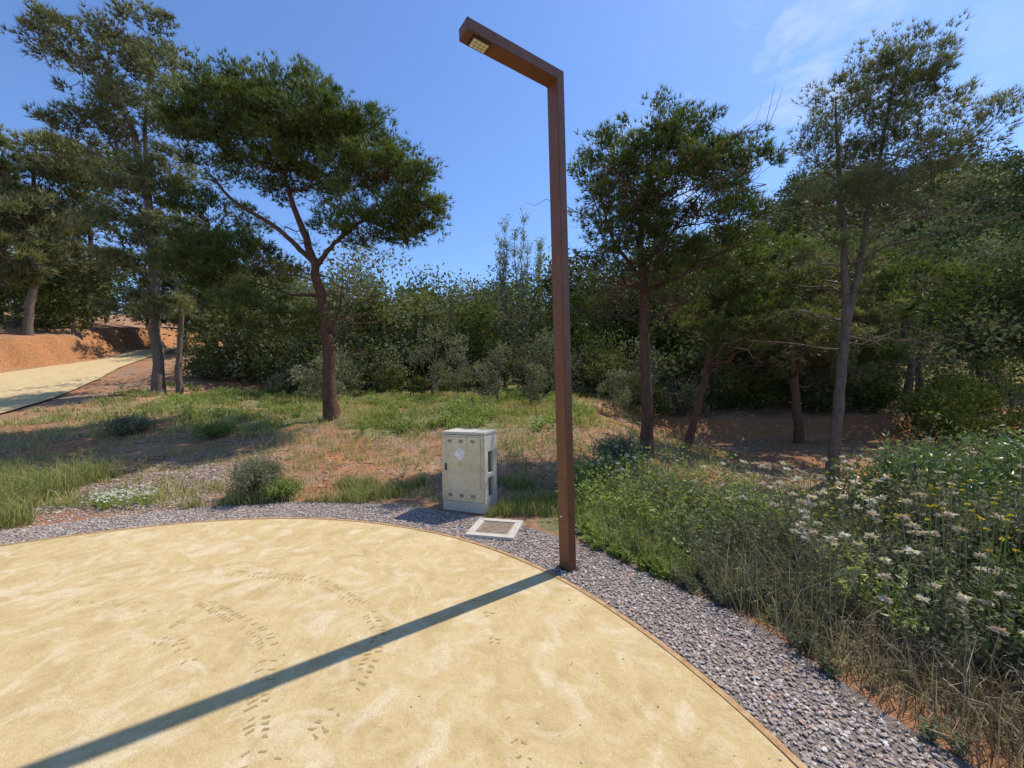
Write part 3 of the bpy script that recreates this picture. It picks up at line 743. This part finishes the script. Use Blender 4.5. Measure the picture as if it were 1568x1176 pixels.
def heads(n, x0, x1, y0, y1, h0, h1, size, bl, sb):
    x, y = scatter(n, x0, x1, y0, y1, 4.95); n = len(x); h = h0 + (h1 - h0) * rng.random(n)
    P = np.stack([x, y, H(x, y)], 1); top = P + np.stack([rng.normal(size=n) * .05, rng.normal(size=n) * .05, h], 1)
    for a_, b_ in zip(P, top): sb.tube([a_, (a_ + b_) / 2 + rng.normal(size=3) * .012, b_], .0025, 3, .6)
    c_ = np.repeat(top, 26, 0); d_ = norm(runit(len(c_)) * np.array([1, 1, .4]) + np.array([0, 0, .25]))
    bl.leaves(c_, d_, size, size * .55, np.repeat(rng.random(n), 26))
heads(70, 1.9, 3.4, 2.4, 4.4, .48, .78, .036, fb, db); heads(18, .9, 1.7, 4.9, 5.9, .45, .65, .034, fb, db); heads(36, 2.1, 3.0, 1.8, 3.2, .35, .6, .03, fb, db)
heads(60, 2.8, 4.6, 1.6, 3.6, .6, 1.05, .022, fb, db)
heads(150, 2.5, 4.2, 1.8, 3.4, .4, .9, .014, yb, hb)
he_ = empty('roadside_herbs'); hb.obj('green_herbs', HERB, he_); ob.obj('grey_herbs', OLIVE, he_)
db.obj('dry_grass', DRY); fb.obj('dried_flowers', HEAD); yb.obj('yellow_flowers', YEL)

def bush(name, x, y, h, w, leaf, nl, mat, tone=0.):
    e = empty(name, (0, 0, 0)); bk = B(); lf = B()
    z = hz(x, y)
    nc = 85
    d = runit(nc); d[:, 2] = np.abs(d[:, 2])
    cl = np.array([x, y, z + h * .3]) + d * np.array([w / 2, w / 2, h * .62]) * (.4 + .65 * rng.random((nc, 1)))
    for c_ in cl:
        limb(bk, (x + rng.normal() * .08, y + rng.normal() * .08, z - .05), c_, .009, .003, 6, -.05, 4, .03)
    k = nl // nc; q = np.repeat(np.arange(nc), k)
    P = cl[q] + rng.normal(size=(len(q), 3)) * w * .055 * np.array([1, 1, 1.1])
    P[:, 2] = np.maximum(P[:, 2], z + .02)
    cv = rng.random(nc)
    lf.leaves(P, norm(runit(len(q)) * .9 + d[q] * .5 + np.array([0, 0, .35])), leaf, leaf * .42, np.clip(.42 + tone + .45 * (cv[q] - .5) + .4 * (rng.random(len(q)) - .5), 0, 1))
    sh = cl[rng.integers(0, nc, 70)]
    for s_ in sh:
        if s_[2] < z + h * .4: continue
        d_ = norm((rng.normal(size=3) * np.array([.5, .5, .1]) + np.array([0, 0, 1]))[None])[0]; L_ = h * (.15 + .4 * rng.random())
        bk.tube([s_, s_ + d_ * L_], [.003, .0015], 3); c_ = s_ + d_ * L_ * rng.random((16, 1))
        lf.leaves(c_, norm(runit(16) + d_ * .7), leaf * .9, leaf * .38, np.clip(.6 + tone + .3 * rng.random(16), 0, 1))
    bk.obj('stems', BARK_G, e, True); lf.obj('leaves', mat, e); return e
bush('bush', 4.0, 3.75, .95, 1.4, .055, 10000, BUSH, .08)
bush('bush', 5.0, 3.3, 1.2, 1.7, .055, 10000, BUSH, .14)
bush('bush', 3.5, 3.0, .85, 1.2, .045, 8000, OLIVE, .12)
bush('bush', 3.9, 2.3, .95, 1.3, .05, 8000, HERB, .0)
bush('bush', 3.1, 2.0, .6, .9, .045, 6000, BUSH, .15)
bush('bush', 5.5, 4.5, 1.0, 1.7, .055, 7000, BUSH, .08)
bush('bush', 2.9, 1.4, .55, .9, .04, 6000, HERB, .0)
bush('bush', 2.95, 2.75, .5, .8, .04, 5000, OLIVE, .1)
bush('bush', 1.45, 5.5, .55, .9, .04, 5000, BUSH, .05)
bush('bush', 1.9, 6.9, .65, 1.0, .045, 4000, OLIVE, .05)
bush('bush', 8.2, 5.0, .9, 1.8, .06, 7000, OLIVE, 0)
bush('bush', 6.9, 4.0, 1.1, 1.6, .06, 7000, BUSH, 0.1)
bush('bush', -3.65, 5.55, .6, .78, .03, 7000, OLIVE, .12)
bush('bush', -3.25, 5.5, .3, .5, .03, 2500, HERB, .12)
bush('bush', -9.3, 9.5, .45, 1.1, .05, 2500, OLIVE, .1)
bush('bush', -7.0, 9.3, .35, .9, .05, 2000, HERB, -.1)
wb = B(); wh = B()
N = 60; x = -5.35 + rng.normal(size=N) * .22; y = 5.3 + rng.normal(size=N) * .14; r = np.hypot(x - PC[0], y - PC[1]); k = r > 4.75; x, y = x[k], y[k]
herbs(wb, x, y, np.full(len(x), .16), 4, 8, .03, np.full(len(x), .6), .5)
c_ = np.stack([np.repeat(x, 3), np.repeat(y, 3), np.repeat(H(x, y), 3)], 1) + np.stack([rng.normal(size=3 * len(x)) * .05, rng.normal(size=3 * len(x)) * .05, .1 + .09 * rng.random(3 * len(x))], 1)
c_ = np.repeat(c_, 6, 0)
wh.leaves(c_, norm(runit(len(c_)) * np.array([1, 1, .4]) + np.array([0, 0, .3])), .02, .012, rng.random(len(c_)))
we = empty('white_flowers'); wb.obj('leaves', HERB, we); wh.obj('petals', WHITE, we)

# ------------------------------------------------------------------ light, sky
el, az = math.radians(57), math.atan2(.81, .58)
sd = Vector((math.sin(az) * math.cos(el), math.cos(az) * math.cos(el), math.sin(el)))
L = bpy.data.lights.new('sun', 'SUN'); L.energy = 5.0; L.angle = math.radians(.53); L.color = (1, .94, .85)
so = bpy.data.objects.new('sun', L); COL.objects.link(so); so.rotation_euler = sd.to_track_quat('Z', 'Y').to_euler(); so.location = (10, 10, 20)
w = bpy.data.worlds.new('World'); S.world = w; w.use_nodes = True; nt = w.node_tree; nt.nodes.clear()
sky = nt.nodes.new('ShaderNodeTexSky'); sky.sky_type = 'NISHITA'; sky.sun_disc = False; sky.sun_elevation = el; sky.sun_rotation = az
sky.air_density = 1.1; sky.dust_density = .3; sky.ozone_density = 4.0
tc = nt.nodes.new('ShaderNodeTexCoord'); mp = nt.nodes.new('ShaderNodeMapping'); mp.inputs['Rotation'].default_value = (0, .5, .3); mp.inputs['Scale'].default_value = (1.6, 1.6, 2.6)
nz = nt.nodes.new('ShaderNodeTexNoise'); nz.inputs['Scale'].default_value = 3.2; nz.inputs['Detail'].default_value = 8; nz.inputs['Roughness'].default_value = .6; nz.inputs['Distortion'].default_value = .5
rp = nt.nodes.new('ShaderNodeValToRGB'); rp.color_ramp.elements[0].position = .48; rp.color_ramp.elements[1].position = .85
cd = Vector((410, 600, 390)).normalized()
dt = nt.nodes.new('ShaderNodeVectorMath'); dt.operation = 'DOT_PRODUCT'; dt.inputs[1].default_value = cd
mr = nt.nodes.new('ShaderNodeMapRange'); mr.inputs[1].default_value = .95; mr.inputs[2].default_value = 1.0; mr.inputs[3].default_value = .0; mr.inputs[4].default_value = 1.0
mu = nt.nodes.new('ShaderNodeMath'); mu.operation = 'MULTIPLY'
tint = nt.nodes.new('ShaderNodeMix'); tint.data_type = 'RGBA'; tint.blend_type = 'MULTIPLY'; tint.inputs[0].default_value = 1; tint.inputs[7].default_value = (.92, 1.07, 1.32, 1)
mx = nt.nodes.new('ShaderNodeMix'); mx.data_type = 'RGBA'; mx.inputs[7].default_value = (6, 6.3, 6.6, 1)
bg = nt.nodes.new('ShaderNodeBackground'); bg.inputs[1].default_value = .15; wo = nt.nodes.new('ShaderNodeOutputWorld')
lk = nt.links.new
lk(tc.outputs['Generated'], mp.inputs[0]); lk(mp.outputs[0], nz.inputs['Vector']); lk(nz.outputs['Fac'], rp.inputs[0])
lk(tc.outputs['Generated'], dt.inputs[0]); lk(dt.outputs['Value'], mr.inputs[0]); lk(rp.outputs[0], mu.inputs[0]); lk(mr.outputs[0], mu.inputs[1])
lk(sky.outputs[0], tint.inputs[6])
lk(mu.outputs[0], mx.inputs[0]); lk(tint.outputs[2], mx.inputs[6]); lk(mx.outputs[2], bg.inputs[0]); lk(bg.outputs[0], wo.inputs[0])

cam = bpy.data.cameras.new('camera'); cam.lens = 13.78; cam.sensor_width = 36; cam.clip_end = 2000; cam.clip_start = .05
co = bpy.data.objects.new('camera', cam); COL.objects.link(co); co.location = (0, 0, 1.6)
co.rotation_euler = (Euler((math.radians(90), 0, 0)).to_matrix() @ Matrix.Rotation(math.radians(-.5), 3, 'Z')).to_euler()
S.camera = co
S.view_settings.view_transform = 'Standard'; S.view_settings.look = 'None'; S.view_settings.exposure = 0
print('TRIS', sum(len(o.data.polygons) for o in bpy.data.objects if o.type == 'MESH'))
